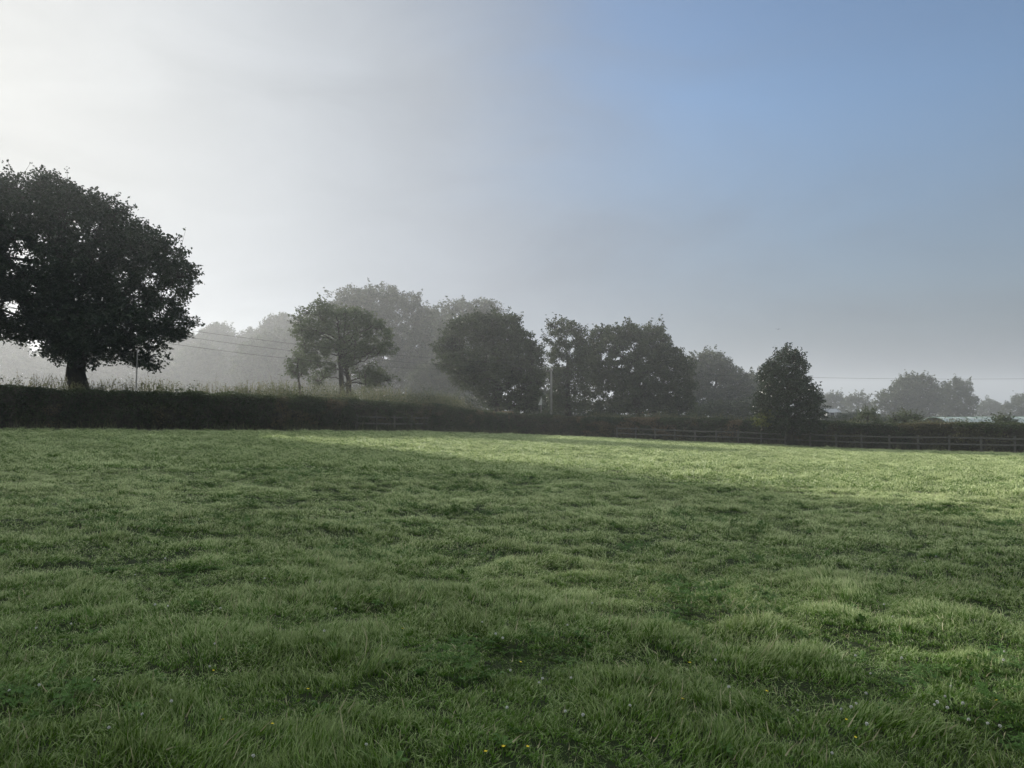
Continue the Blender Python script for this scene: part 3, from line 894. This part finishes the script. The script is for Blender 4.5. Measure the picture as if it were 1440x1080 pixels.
# ------------------------------------------------------------------ hedges
def hedge(label, s0, s1, seed, brown, dens, h0=2.05):
    g = np.random.default_rng(seed)
    p, t, nrm, q = hedge_path(s0, s1, 0, 0.3)
    Ltot = q[-1]
    W = 1.5
    b = np.array([p[len(p) // 2][0], p[len(p) // 2][1], 0.0])
    b[2] = float(TZ(b[0], b[1], False))
    root = empty('hedge', b, label, 'hedge')

    def place(s, off, z):
        x = np.interp(s, q, p[:, 0]) + np.interp(s, q, nrm[:, 0]) * off
        y = np.interp(s, q, p[:, 1]) + np.interp(s, q, nrm[:, 1]) * off
        xb = np.interp(s, q, p[:, 0])
        yb = np.interp(s, q, p[:, 1])
        return np.stack([x, y, TZ(xb, yb, False) + z], 1)

    def top(s):
        return h0 + 0.3 * (fbm(s / 5.0, s * 0, seed, 2) - 0.5) + 0.34 * (fbm(s / 0.9, s * 0 + 3, seed, 3) - 0.5)

    # front and back faces
    def face(n, front):
        s = g.uniform(0, Ltot, n)
        tp = top(s)
        z = tp * g.uniform(0, 1, n) ** 0.8
        lump = 0.75 * (fbm(s / 0.9, z / 0.7, seed + 4, 3) - 0.5) + 0.5 * (fbm(s / 3.1, z / 3, seed + 5, 2) - 0.5)
        off = lump - 0.05 + 0.12 * np.sin(z / tp * 3) * -1 + g.uniform(-0.14, 0.10, n)
        keep = g.uniform(size=n) < np.clip(0.25 + z / 0.6, 0, 1) * np.clip(fbm(s / 0.5, z / 0.45, seed + 9, 2) * 3 - 0.5, 0.15, 1)
        if not front:
            off = W - off
        return place(s[keep], off[keep], z[keep]), s[keep], z[keep]

    def cap(n):
        s = g.uniform(0, Ltot, n)
        o = g.uniform(-0.1, W + .1, n)
        z = top(s) + 0.12 * (fbm(s / 0.6, o / 0.6, seed + 2, 2) - 0.5) + g.uniform(-0.28, 0.05, n)
        sh = g.uniform(size=n) < 0.13 * (fbm(s / 1.3, s * 0 + 8, seed, 2) > 0.5)
        z = np.where(sh, z + 0.65 * g.uniform(0, 1, n) ** 1.8, z)
        return place(s, o, z), s, z

    parts = [face(int(dens * 2.1 * Ltot), True), face(int(dens * 0.7 * Ltot), False), cap(int(dens * 1.5 * Ltot))]
    c = np.concatenate([a[0] for a in parts])
    s = np.concatenate([a[1] for a in parts])
    z = np.concatenate([a[2] for a in parts])
    v, f = leaf_quads(c, 0.13, 0.085, up=0.3, r=g)
    ti = np.clip(0.7 * fbm(s / 0.8, z / 0.6, seed + 6, 2) + g.uniform(-0.2, 0.4, len(s)), 0, 1)
    br = brown(s / Ltot, z, fbm(s / 1.6, z / 0.9, seed + 8, 3)) * g.uniform(0.4, 1, len(s))
    me = mesh_np('foliage', v - b, f, attrs={'tint': ('POINT', np.repeat(ti, 4)), 'brown': ('POINT', np.repeat(np.clip(br, 0, 1), 4))}, mats=[M_HEDGE])
    link('foliage', me, root)
    # woody middle: solid core added to stop see-through, then upright stems
    n = len(q)
    tp = top(q)
    prof = [(0.28, -0.1), (0.2, 0.5), (0.2, 0.85), (0.3, 0.985), (W - 0.3, 0.985), (W - 0.2, 0.85), (W - 0.25, -0.1)]
    rows = [place(q, np.full(n, o) + 0.12 * (fbm(q / 0.5, q * 0 + k * 3.3, seed, 2) - 0.5), tp * zz - (0.06 if zz > 0 else 0)) for k, (o, zz) in enumerate(prof)]
    vv = np.stack(rows)
    m = len(prof)
    i = np.arange(m - 1)[:, None] * n
    j = np.arange(n - 1)[None, :]
    ff = np.stack([i + j, i + j + 1, i + n + j + 1, i + n + j], -1).reshape(-1, 4)
    link('core', mesh_np('core', vv.reshape(-1, 3) - b, ff, smooth=False, mats=[M_STEM]), root)
    B = Build()
    for ss in np.arange(0.2, Ltot - 0.2, 0.42):
        s_ = ss + g.uniform(-.15, .15)
        o = g.uniform(-0.34, 0.2)
        k = np.array([s_, s_ + g.normal(0, .06), s_ + g.normal(0, .16), s_ + g.normal(0, .25)])
        zz = np.array([-0.1, 0.5, 1.0, g.uniform(1.2, 1.9)])
        B.tube(place(k, np.array([o, o + g.normal(0, .05), o + .05, o + .1]), zz), np.linspace(g.uniform(.018, .04), .008, 4), 4)
    B.build('stems', M_STEM, root, b)
    return root


hedge('tall clipped dark hedge running under the big oak to the far corner', -632, 722, 71, lambda u, z, n: np.clip((n - 0.62) * 4, 0, 0.7), 330)
hedge('rough hedge with rusty brown patches behind the long rail fence', 716, 1900, 72,
      lambda u, z, n: np.clip((n - 0.48) * 7, 0, 1) * np.where((u > 0.12) & (u < 0.42), 1.0, 0.4), 330, 1.95)


g_scrub = 'dark scrub at the foot of the middle trees'
for k, (lb, D, ol, bx) in enumerate([
        ('dark scrub between the pale two stemmed tree and the round dense tree', 112, [(560, 575), (575, 555), (600, 548), (640, 552), (680, 562), (690, 596), (560, 596)], 620),
        ('dark scrub filling the foot of the sparse tree beside the slender pole', 104, [(742, 580), (760, 560), (790, 550), (820, 558), (850, 570), (860, 600), (742, 600)], 800),
        ('long dark scrub at the foot of the broad dark tree', 108, [(835, 585), (850, 562), (900, 556), (960, 560), (990, 572), (995, 602), (835, 602)], 915),
        ('long dark scrub at the foot of the sloping grey tree left of the holly', 120, [(960, 588), (985, 566), (1030, 562), (1075, 566), (1090, 580), (1090, 602), (960, 602)], 1030),
        ('grey scrub in the mist in the gap under the two tall misty trees', 150, [(565, 588), (572, 530), (590, 512), (615, 508), (640, 525), (660, 560), (665, 592), (565, 592)], 612),
        ('grey scrub in the mist in the gap left of the sparse tree', 130, [(735, 590), (745, 540), (760, 515), (778, 512), (792, 535), (800, 590)], 768),
        ('grey scrub in the mist right of the holly', 150, [(1140, 596), (1160, 584), (1200, 580), (1240, 584), (1260, 590), (1260, 604), (1140, 604)], 1200),
        ('grey scrub in the mist under the far rounded trees', 175, [(1240, 598), (1270, 588), (1330, 588), (1400, 590), (1450, 592), (1450, 606), (1240, 606)], 1340)]):
    tree('scrub', lb, 'shrub', D, ol, (bx, 606), 1.3, 0.3, 0.6, 20, M_TREE, 110 + k, group=g_scrub, trunk_r=0.1, fill=3.0, twig=False, depth=0.5, wobble=0.2)


# bush of lighter, yellow-green leaves at the foot of the holly and two shrubs over the right hedge
def shrub(name, label, D, ol, basepx, mat, seed, leaf=0.13, cl=0.25):
    return tree(name, label, 'shrub', D, ol, (basepx, max(p[1] for p in ol) + 3), 0.5, leaf, cl, 10, mat, seed, trunk_r=0.06, fill=2.2, thin=0.1)


shrub('shrub', 'yellow green bush at the left foot of the holly', 54.5, [(1060, 592), (1066, 580), (1078, 574), (1086, 584), (1088, 598), (1070, 602), (1058, 600)], 1073, M_YELLOW, 81)
shrub('shrub', 'olive green bush standing above the right hedge between holly and long pale tunnel', 60, [(1246, 594), (1256, 582), (1272, 577), (1290, 580), (1302, 594), (1298, 606), (1248, 606)], 1274, M_HAW, 82)
shrub('shrub', 'loose upright bush above the right hedge just past the holly', 62, [(1196, 596), (1206, 580), (1222, 572), (1236, 580), (1242, 596), (1236, 606), (1198, 606)], 1220, M_HAW, 83)
shrub('shrub', 'olive bush above the right hedge near the picture edge', 55, [(1394, 594), (1402, 583), (1414, 579), (1428, 586), (1432, 600), (1396, 602)], 1414, M_HAW, 84)


# ------------------------------------------------------------------ tall weeds on the bank behind the hedges
def build_weeds():
    g = np.random.default_rng(91)
    spans = [(-500, 690, 4600, 1.2), (800, 1070, 1500, 0.85), (1160, 1500, 1100, 0.55)]
    V, Fc, T = [], [], []
    n0 = 0
    for s0, s1, n, hs in spans:
        p, t, nrm, q = hedge_path(s0, s1, 0, 0.4)
        s = g.uniform(0, q[-1], n)
        off = 2.0 + 3.4 * g.uniform(0, 1, n) ** 1.3
        x = np.interp(s, q, p[:, 0]) + np.interp(s, q, nrm[:, 0]) * off
        y = np.interp(s, q, p[:, 1]) + np.interp(s, q, nrm[:, 1]) * off
        z = TZ(x, y)
        hh = hs * (0.55 + 0.9 * fbm(s / 2.2, s * 0, 92, 3)) * g.uniform(0.6, 1.25, n)
        big = g.uniform(size=n) < 0.02
        hh = np.where(big, hh * 1.5, hh)
        for k in range(n):
            b = np.array([x[k], y[k], z[k] - 0.05])
            h = hh[k]
            d = g.normal(0, 0.16, 2)
            a = g.uniform(0, 3.14)
            sd = np.array([math.cos(a), math.sin(a), 0])
            w = g.uniform(0.008, 0.016)
            ti = g.uniform(0, 1)
            vs = []
            for u in (0, .5, .8, 1.0):
                c = b + np.array([d[0] * h * u * u, d[1] * h * u * u, h * u])
                ww = w * (1.1 - u * .6)
                vs += [c - sd * ww, c + sd * ww]
            fs = [[0, 1, 3, 2], [2, 3, 5, 4], [4, 5, 7, 6]]
            for _ in range(5):                       # side leaves and seed heads
                u = g.uniform(0.25, 1.0)
                c = b + np.array([d[0] * h * u * u, d[1] * h * u * u, h * u])
                e = g.normal(0, 1, 3)
                e[2] = abs(e[2]) * 0.9
                e /= np.linalg.norm(e)
                s_ = np.cross(e, g.normal(0, 1, 3))
                s_ /= np.linalg.norm(s_) + 1e-6
                ln = g.uniform(0.08, 0.24) * (1.3 - 0.8 * u)
                m = len(vs)
                wl = g.uniform(.016, .035)
                vs += [c, c + e * ln * .5 - s_ * wl, c + e * ln, c + e * ln * .5 + s_ * wl]
                fs.append([m, m + 1, m + 2, m + 3])
            V.append(np.array(vs))
            Fc.append(np.array(fs) + n0)
            T.append(np.full(len(vs), ti))
            n0 += len(vs)
    me = mesh_np('weeds', np.concatenate(V), np.concatenate(Fc), attrs={'tint': ('POINT', np.concatenate(T))}, mats=[M_WEED])
    tag(link('weeds', me), 'tall dry grass and weeds on the bank behind the hedges', 'weeds', kind='stuff')
    # dead tussocks along the fence foot
    V, Fc, T = [], [], []
    n0 = 0
    p, t, nrm, q = hedge_path(-400, 1700, 0, 0.4)
    n = 10000
    s = g.uniform(0, q[-1], n)
    off = g.uniform(-1.9, 0.1, n)
    x = np.interp(s, q, p[:, 0]) + np.interp(s, q, nrm[:, 0]) * off
    y = np.interp(s, q, p[:, 1]) + np.interp(s, q, nrm[:, 1]) * off
    z = TZ(x, y)
    cl = fbm(s / 0.9, off, 95, 2)
    for k in range(n):
        if cl[k] < 0.45:
            continue
        h = g.uniform(0.1, 0.42) * (cl[k] * 1.6) * (1.7 if off[k] > -1.2 else 1.0)
        a = g.uniform(0, 6.28)
        d = np.array([math.cos(a), math.sin(a), 0]) * h * g.uniform(0.2, 0.9)
        sd = np.array([-math.sin(a), math.cos(a), 0]) * g.uniform(.006, .014)
        b = np.array([x[k], y[k], z[k] - .02])
        c1 = b + d * .35 + np.array([0, 0, h * .6])
        c2 = b + d + np.array([0, 0, h * g.uniform(.6, 1)])
        V.append(np.array([b - sd, b + sd, c1 - sd * .8, c1 + sd * .8, c2 - sd * .2, c2 + sd * .2]))
        Fc.append(np.array([[0, 1, 3, 2], [2, 3, 5, 4]]) + n0)
        T.append(np.full(6, g.uniform()))
        n0 += 6
    me = mesh_np('dead_grass', np.concatenate(V), np.concatenate(Fc), attrs={'tint': ('POINT', np.concatenate(T))}, mats=[M_WEED])
    tag(link('dead_grass', me), 'straggly dead grass along the foot of hedge and fence', 'grass', kind='stuff')


build_weeds()


# ------------------------------------------------------------------ post and rail fences
def fence(label, s0, s1, seed, off=-0.75):
    g = np.random.default_rng(seed)
    p, t, nrm, q = hedge_path(s0, s1, off, 0.2)
    mid = len(p) // 2
    b = np.array([p[mid][0], p[mid][1], float(TZ(p[mid][0], p[mid][1], False))])
    root = empty('rail_fence', b, label, 'fence')
    n = max(3, int(round(q[-1] / 1.85)))
    sp = np.linspace(0.05, q[-1] - 0.05, n)
    tops = []
    for k, s in enumerate(sp):
        x, y = np.interp(s, q, p[:, 0]), np.interp(s, q, p[:, 1])
        tx, ty = np.interp(s, q, t[:, 0]), np.interp(s, q, t[:, 1])
        z = float(TZ(x, y))
        h = 1.1 + g.normal(0, 0.02)
        lean = np.array([g.normal(0, .012), g.normal(0, .012), 1.0])
        lean /= np.linalg.norm(lean)
        B = Build()
        ex = np.array([tx, ty, 0])
        ey = np.array([-ty, tx, 0])
        B.box(np.array([x, y, z]) + lean * (h / 2 - 0.15), 0.062, 0.05, h / 2 + 0.15, ex, ey, lean)
        # weathered, sloping top
        c = np.array([x, y, z]) + lean * h
        B.v[-1][4:6] += np.array([0, 0, 0.025])
        o = B.build('post', M_WOOD, root, b)
        tops.append((x, y, z, ex, ey))
    for hh in (0.98, 0.55):
        B = Build()
        pts = []
        for x, y, z, ex, ey in tops:
            pts.append(np.array([x, y, z + hh + g.normal(0, 0.012)]) - ey * 0.075)
        for a, c in zip(pts[:-1], pts[1:]):
            d = c - a
            L = np.linalg.norm(d)
            d = d / L
            e = np.cross(np.array([0, 0, 1.0]), d)
            e /= np.linalg.norm(e)
            B.box((a + c) / 2, L / 2 - 0.006, 0.02, 0.05, d, e, np.cross(d, e))
        B.build('rail', M_WOOD, root, b)
    return root


fence('long grey two rail fence in front of the rough right hedge', 880, 1800, 101, -1.0)
fence('short stretch of pale two rail fence against the dark clipped hedge', 486, 600, 102, -0.08)


# ------------------------------------------------------------------ utility poles and cables
def pole(label, px, D, base_py, top_py, r=0.12, arm=True):
    b = P(px, base_py, D)
    tp = P(px, top_py, D)
    root = empty('utility_pole', b, label, 'pole', 'wooden utility poles')
    B = Build()
    h = tp[2] - b[2]
    B.tube([b + [0, 0, -0.3], b + [0, 0, h * .5], b + [0.02, 0, h]], [r, r * .88, r * .75], 10)
    B.build('shaft', M_POLE, root, b, smooth=True)
    ends = []
    if arm:
        d = np.array([0.5, -0.86, 0])
        A = Build()
        A.box(b + np.array([0, 0, h - 0.35]) - np.array([0.86, .5, 0]) * (r + .05), 0.65, 0.045, 0.055, d, np.array([0.86, 0.5, 0]))
        A.build('crossarm', M_POLE, root, b)
        for k in (-0.55, 0.0, 0.55):
            I = Build()
            c = b + np.array([0, 0, h - 0.29]) - np.array([0.86, .5, 0]) * (r + .05) + d * k
            I.tube([c, c + [0, 0, .06], c + [0, 0, .1], c + [0, 0, .16]], [.03, .05, .035, .03], 8)
            I.build('insulator', M_CERAMIC, root, b, smooth=True)
            ends.append(c + np.array([0, 0, .14]))
    return ends


pa = pole('utility pole hidden behind the trunk of the big oak', 110, 51, 600, 440, 0.12)
st_ = Build()
st_b = P(190, 602, 40.1)
st_.tube([st_b, st_b + [0.01, 0, 2.0], st_b + [0.05, 0, 4.1]], [0.036, 0.032, 0.026], 8)
st_.tube([st_b + [0.05, 0, 4.1], st_b + [0.05, 0, 4.16]], [0.034, 0.034], 8)
st_o = st_.build('stake', M_POLE, None, st_b, smooth=True)
st_o.location = st_b
tag(st_o, 'thin pale stake in front of the hedge under the right boughs of the oak', 'pole')
pb = pole('slender pale pole between the round dense tree and the sparse tree', 775, 81, 600, 517, 0.15)
pc = pole('utility pole beyond the right edge of the picture', 1600, 120, 600, 528, 0.12)


def cable(label, a, b, sag, r=0.012):
    t = np.linspace(0, 1, 40)[:, None]
    c = a + (b - a) * t
    c[:, 2] -= (4 * sag * t * (1 - t))[:, 0]
    o_ = (a + b) / 2
    B = Build()
    B.tube(c, r, 6)
    o = B.build('overhead_cable', M_WIRE, None, o_)
    o.location = o_
    tag(o, label, 'cable', 'overhead cables')


cable('dark overhead cable, lowest of the three running from the big oak into the mist', pa[0] + [0, 0, -.9], pb[0], 1.0)
cable('dark overhead cable, middle of the three running from the big oak into the mist', pa[1] + [0, 0, -.35], pb[1], 0.75)
cable('dark overhead cable, highest of the three running from the big oak into the mist', pa[2], pb[2] + [0, 0, .3], 0.55)
cable('thin overhead cable crossing the sky right of the holly', pb[1], pc[1], 0.7, 0.014)


# pale board on a post
def board():
    D = 80
    b = P(761, 590, D)
    root = empty('sign_board', b, 'small pale board on a post beside the slender pole', 'sign')
    B = Build()
    B.tube([b, b + [0, 0, 2.4]], 0.05, 6)
    B.build('post', M_POLE, root, b)
    c = P(759.5, 565, D)
    S = Build()
    S.box(c + [0, -0.08, 0], 0.2, 0.02, 0.34)
    S.v[-1][4] += [0.28, 0, 0]
    S.v[-1][6] += [0.28, 0, 0]
    S.build('board', M_BOARD, root, b)


board()


# long low polytunnel and a pale shed far right
def tunnel():
    D = 120
    a, c = P(1313, 594, D), P(1470, 596, D + 8)
    n = 26
    b = (a + c) / 2
    root = empty('polytunnel', b, 'long low polytunnel of whitish green film just above the right hedge', 'polytunnel')
    ax = (c - a)
    L = np.linalg.norm(ax[:2])
    ax = ax / np.linalg.norm(ax)
    sd = np.array([-ax[1], ax[0], 0])
    top = P(1313, 586.8, D)[2]
    zb = -1.3
    h = top - zb
    th = np.linspace(0, math.pi, 13)
    s = np.linspace(0, L, n * 4 + 1)
    v = []
    for q in s:
        sag = 0.16 * abs(math.sin(q / L * n * math.pi)) + 0.05 * math.sin(q * 2.3)
        for w in th:
            e = math.sin(w) ** 0.7
            p0 = a + ax * q
            v.append([p0[0] + sd[0] * 2.6 * math.cos(w), p0[1] + sd[1] * 2.6 * math.cos(w), zb + (h - sag) * e])
    k = len(th)
    i = np.arange(len(s) - 1)[:, None] * k
    j = np.arange(k - 1)[None, :]
    f = np.stack([i + j, i + j + 1, i + k + j + 1, i + k + j], -1).reshape(-1, 4)
    link('cover', mesh_np('cover', np.array(v) - b, f, smooth=True, mats=[M_FILM]), root)
    for q in np.linspace(0, L, n + 1)[::2]:
        B = Build()
        p0 = a + ax * q
        B.tube([[p0[0] + sd[0] * 2.64 * math.cos(w), p0[1] + sd[1] * 2.64 * math.cos(w), zb + (h + 0.03) * math.sin(w) ** 0.7] for w in th], 0.05, 6)
        B.build('hoop', M_HOOP, root, b)


tunnel()


def shed():
    D = 210
    b = P(1168, 600, D)
    b[2] = float(TZ(b[0], b[1], False)) - 0.05
    root = empty('shed', b, 'pale low shed glimpsed in the mist beside the holly', 'shed')
    top = P(1168, 580, D)[2]
    w, d, h = 1.9, 2.2, top - b[2]
    B = Build()
    B.box(b + [0, 0, h / 2], w, d, h / 2)
    B.build('wall', M_WALLP, root, b)
    R = Build()
    rz = 0.9
    for s in (-1, 1):
        v = [[-w - .25, s * (d + .3), h - .1], [w + .25, s * (d + .3), h - .1], [w + .25, 0, h + rz], [-w - .25, 0, h + rz]]
        v = np.array(v) + b
        vv = np.concatenate([v, v + [0, 0, .1]])
        R.add(vv, [[0, 1, 2, 3], [4, 7, 6, 5], [0, 4, 5, 1], [1, 5, 6, 2], [2, 6, 7, 3], [3, 7, 4, 0]])
    R.build('roof', M_ROOF, root, b)
    Dr = Build()
    Dr.box(b + [-0.4, -d - .03, 1.0], .45, .03, 1.0)
    Dr.build('door', M_DARKGLASS, root, b)


shed()


# bird in the sky
def bird():
    c = P(1094, 463, 110)
    v = np.array([[-.02, .16, .0], [.03, 0.0, .05], [.02, -.2, .0], [-.04, 0, -.05],
                  [-.2, .02, .07], [-.45, -.06, .02], [-.18, -.1, .06], [.2, .02, .07], [.45, -.06, .02], [.18, -.1, .06],
                  [0, .24, .0], [-.07, -.32, .01], [.07, -.32, .01], [0, .02, .06], [0, -.02, -.06]])
    f = [[10, 0, 3, 1], [0, 2, 14, 10], [1, 2, 11, 12], [13, 4, 5, 6], [13, 6, 2, 1], [13, 9, 8, 7], [13, 1, 2, 9], [14, 3, 0, 10], [14, 2, 1, 3]]
    o = link('bird', mesh_np('bird', v, f, mats=[M_BIRD]))
    o.location = c
    tag(o, 'tiny dark bird flying in the pale sky above the holly', 'bird')


bird()

# ------------------------------------------------------------------ clover and buttercup flowers
WHITE = [(100, 877), (310, 855), (302, 905), (295, 937), (55, 963), (13, 971), (241, 986), (153, 1023), (200, 1004), (356, 1063), (472, 856), (456, 887),
         (133, 956), (51, 883), (678, 875), (798, 879), (718, 943), (763, 954), (758, 960), (795, 1000), (820, 1005), (697, 891), (707, 897), (515, 1047),
         (803, 953), (886, 992), (833, 848), (713, 995), (1255, 867), (1243, 850), (1006, 928), (1122, 999), (1183, 997), (1197, 994), (1204, 989),
         (1219, 1018), (1224, 947), (1337, 965), (1329, 979), (1318, 987), (1314, 991), (1332, 995), (1354, 989), (1362, 1012), (1412, 916), (1411, 928),
         (1025, 966), (1170, 1059), (1406, 1021), (1203, 922), (1268, 925), (1218, 975), (1389, 1017), (564, 783), (450, 818), (372, 813), (190, 808), (232, 785),
         (280, 730), (1300, 790), (1316, 782), (218, 850), (236, 852)]
YELLOW = [(300, 943), (313, 1012), (383, 1018), (433, 969), (566, 884), (742, 1050), (683, 1057), (708, 1050), (732, 931), (1203, 1037), (1401, 985), (1078, 972),
          (1190, 1012), (960, 983), (970, 932)]


def flower_mesh(name, petal, mat, r):
    g = np.random.default_rng(5 + petal)
    V, Fc, T, MI = [], [], [], []

    def quad(q, ti, mi):
        i = len(V)
        V.extend(q)
        Fc.append([i, i + 1, i + 2, i + 3])
        T.extend([ti] * 4)
        MI.append(mi)
    if petal > 8:                                    # clover: a ball of many narrow petals
        for k in range(petal):
            d = g.normal(0, 1, 3)
            d[2] = d[2] * 0.9 + 0.35
            d /= np.linalg.norm(d)
            s = np.cross(d, g.normal(0, 1, 3))
            s /= np.linalg.norm(s)
            quad([d * r * .2, d * r * .7 - s * r * .24, d * r, d * r * .7 + s * r * .24], g.uniform(), 0)
    else:                                            # buttercup: five cupped petals
        for k in range(petal):
            a = k * 2 * math.pi / petal
            e = np.array([math.cos(a), math.sin(a), 0.35])
            s = np.array([-math.sin(a), math.cos(a), 0])
            quad([e * 0, e * r * .8 - s * r * .55, e * r * 1.15 + [0, 0, r * .2], e * r * .8 + s * r * .55], g.uniform(), 0)
    for a in (0, 1.57):
        e = np.array([math.cos(a), math.sin(a), 0]) * 0.0016
        quad([e, -e, -e + [0.004, 0, -0.12], e + [0.004, 0, -0.12]], 0.4, 1)
    return mesh_np(name, V, Fc, attrs={'tint': ('POINT', T)}, mats=[mat, M_CLOVER], mat_idx=MI)


def flowers(pts, name, me, label, cat, group, lift):
    for k, (px, py) in enumerate(pts):
        d = ray(px, py)
        s = 3.0
        for _ in range(40):
            q = np.array([0, 0, CAM_Z]) + d * s
            gz = float(TZ(q[0], q[1])) + lift
            s += (gz - q[2]) / d[2] * 0.7
        o = link(name, me)
        o.location = np.array([0, 0, CAM_Z]) + d * s
        o.rotation_euler = (random.uniform(-.3, .3), random.uniform(-.3, .3), random.uniform(0, 6.28))
        o.scale = (random.uniform(.8, 1.2),) * 3
        tag(o, label, cat, group)


flowers(WHITE, 'clover_flower', flower_mesh('clover_flower', 60, M_WHITEFL, 0.0085), 'tiny round white clover flower standing in the wet grass', 'flower', 'white clover flowers in the grass', 0.085)
flowers(YELLOW, 'buttercup_flower', flower_mesh('buttercup_flower', 5, M_YELFL, 0.0075), 'tiny yellow buttercup flower standing in the wet grass', 'flower', 'yellow buttercups in the grass', 0.085)


# ------------------------------------------------------------------ haze: one closed box of even air round everything
def haze():
    B = Build()
    B.box((0, 0, 22), 1200, 1200, 27)
    m, nt, N, L = new_mat('mist')
    v = nd(nt, 'ShaderNodeVolumePrincipled', ins={'Color': rgb(0.93, 0.96, 1.0), 'Density': HAZE_D, 'Anisotropy': HAZE_G})
    o = nd(nt, 'ShaderNodeOutputMaterial')
    L.new(v.outputs[0], o.inputs['Volume'])
    ob = B.build('haze', m)
    tag(ob, 'pale morning mist over the whole field', 'mist', kind='stuff')


HAZE_D, HAZE_G = 0.00072, 0.42
haze()

# ------------------------------------------------------------------ sky, sun, camera
SKY_STRENGTH = 0.06
world = bpy.data.worlds.new('World')
scene.world = world
world.use_nodes = True
nt = world.node_tree
nt.nodes.clear()
L = nt.links
sky = nd(nt, 'ShaderNodeTexSky', sky_type='NISHITA', sun_disc=False, sun_elevation=SUN_EL, sun_rotation=SUN_AZ,
         air_density=1.0, dust_density=1.0, ozone_density=3.0)
tc = nd(nt, 'ShaderNodeTexCoord')
nrm_ = nd(nt, 'ShaderNodeVectorMath', operation='NORMALIZE')
L.new(tc.outputs['Generated'], nrm_.inputs[0])


def dot(vec):
    n = nd(nt, 'ShaderNodeVectorMath', operation='DOT_PRODUCT')
    L.new(nrm_.outputs[0], n.inputs[0])
    n.inputs[1].default_value = tuple(vec)
    return n.outputs['Value']


def math_(op, a, b=None, clamp=False):
    n = nd(nt, 'ShaderNodeMath', operation=op, use_clamp=clamp)
    for i, v in enumerate((a, b)):
        if v is None:
            continue
        if hasattr(v, 'is_output'):
            L.new(v, n.inputs[i])
        else:
            n.inputs[i].default_value = v
    return n.outputs[0]


# thin high mist, thick round the low sun and along the horizon, broken open over the blue to the right
mp = nd(nt, 'ShaderNodeMapping', ins={'Scale': (1.0, 1.0, 2.6), 'Rotation': (0.0, -0.65, 0.3)})
L.new(nrm_.outputs[0], mp.inputs['Vector'])
nz = nd(nt, 'ShaderNodeTexNoise', ins={'Scale': 2.6, 'Detail': 7.0, 'Roughness': 0.52, 'Distortion': 0.7})
L.new(mp.outputs[0], nz.inputs['Vector'])
bd = ray(1500, -150)
bd = bd / np.linalg.norm(bd)
blue = mapr(nt, math_('ADD', dot(bd), math_('MULTIPLY', math_('SUBTRACT', nz.outputs['Fac'], 0.5), 0.2)), 0.74, 1.0)
blue.node.interpolation_type = 'SMOOTHSTEP'
glow = math_('POWER', math_('MAXIMUM', dot(SUN), 0.0), 4.2)
high = mapr(nt, dot((0.0, -0.25, 0.97)), 0.45, 0.85)      # unseen sky overhead, brightened to light the shaded grass
nz2 = nd(nt, 'ShaderNodeTexNoise', ins={'Scale': 4.5, 'Detail': 5.0, 'Roughness': 0.55, 'Distortion': 0.6})
L.new(mp.outputs[0], nz2.inputs['Vector'])
veil_l = math_('ADD', math_('ADD', math_('MULTIPLY', glow, 6.3), 1.85), math_('MULTIPLY', high, 11.0))
veil = nd(nt, 'ShaderNodeVectorMath', operation='SCALE')
L.new(mixc(nt, mapr(nt, glow, 0.05, 0.95), mixc(nt, high, rgb(0.82, 0.97, 1.22), rgb(0.95, 1.0, 1.02)), rgb(0.99, 1.0, 0.985)), veil.inputs[0])
L.new(math_('MULTIPLY', veil_l, mapr(nt, nz2.outputs['Fac'], 0.25, 0.75, 0.92, 1.08)), veil.inputs['Scale'])
skyb = nd(nt, 'ShaderNodeVectorMath', operation='SCALE')
L.new(sky.outputs[0], skyb.inputs[0])
skyb.inputs['Scale'].default_value = 1.6
up_ = nd(nt, 'ShaderNodeSeparateXYZ')
L.new(nrm_.outputs[0], up_.inputs[0])
blue = math_('MULTIPLY', blue, mapr(nt, up_.outputs['Z'], 0.04, 0.36))
fac = math_('SUBTRACT', 1.0, math_('MULTIPLY', blue, 0.97), True)
colr = mixc(nt, fac, skyb.outputs[0], veil.outputs[0])
bg = nd(nt, 'ShaderNodeBackground', ins={'Strength': SKY_STRENGTH})
L.new(colr, bg.inputs['Color'])
wo = nd(nt, 'ShaderNodeOutputWorld')
L.new(bg.outputs[0], wo.inputs['Surface'])

sl = bpy.data.lights.new('sun', 'SUN')
sl.energy = 5.0
sl.angle = math.radians(2.2)      # a sun softened by mist
sl.color = (1.0, 0.95, 0.85)
so = bpy.data.objects.new('sun', sl)
COL.objects.link(so)
so.rotation_euler = Vector(SUN).to_track_quat('Z', 'Y').to_euler()
so.location = (-40, 40, 30)

cam = bpy.data.cameras.new('camera')
cam.sensor_width = 36
cam.lens = 36 * F / 1440
cam.clip_start = 0.05
cam.clip_end = 6000
co = bpy.data.objects.new('camera', cam)
COL.objects.link(co)
co.location = (0, 0, CAM_Z)
co.rotation_euler = (math.pi / 2 + PITCH, 0, 0)
scene.camera = co

scene.view_settings.view_transform = 'Standard'
scene.view_settings.look = 'None'
scene.view_settings.exposure = 0.65
scene.view_settings.gamma = 1.0
scene.render.engine = 'CYCLES'
cy = scene.cycles
cy.use_denoising = True
cy.denoiser = 'OPENIMAGEDENOISE'
cy.max_bounces = 6
cy.diffuse_bounces = 2
cy.glossy_bounces = 2
cy.transmission_bounces = 2
cy.volume_bounces = 1
cy.use_adaptive_sampling = True
cy.adaptive_threshold = 0.015
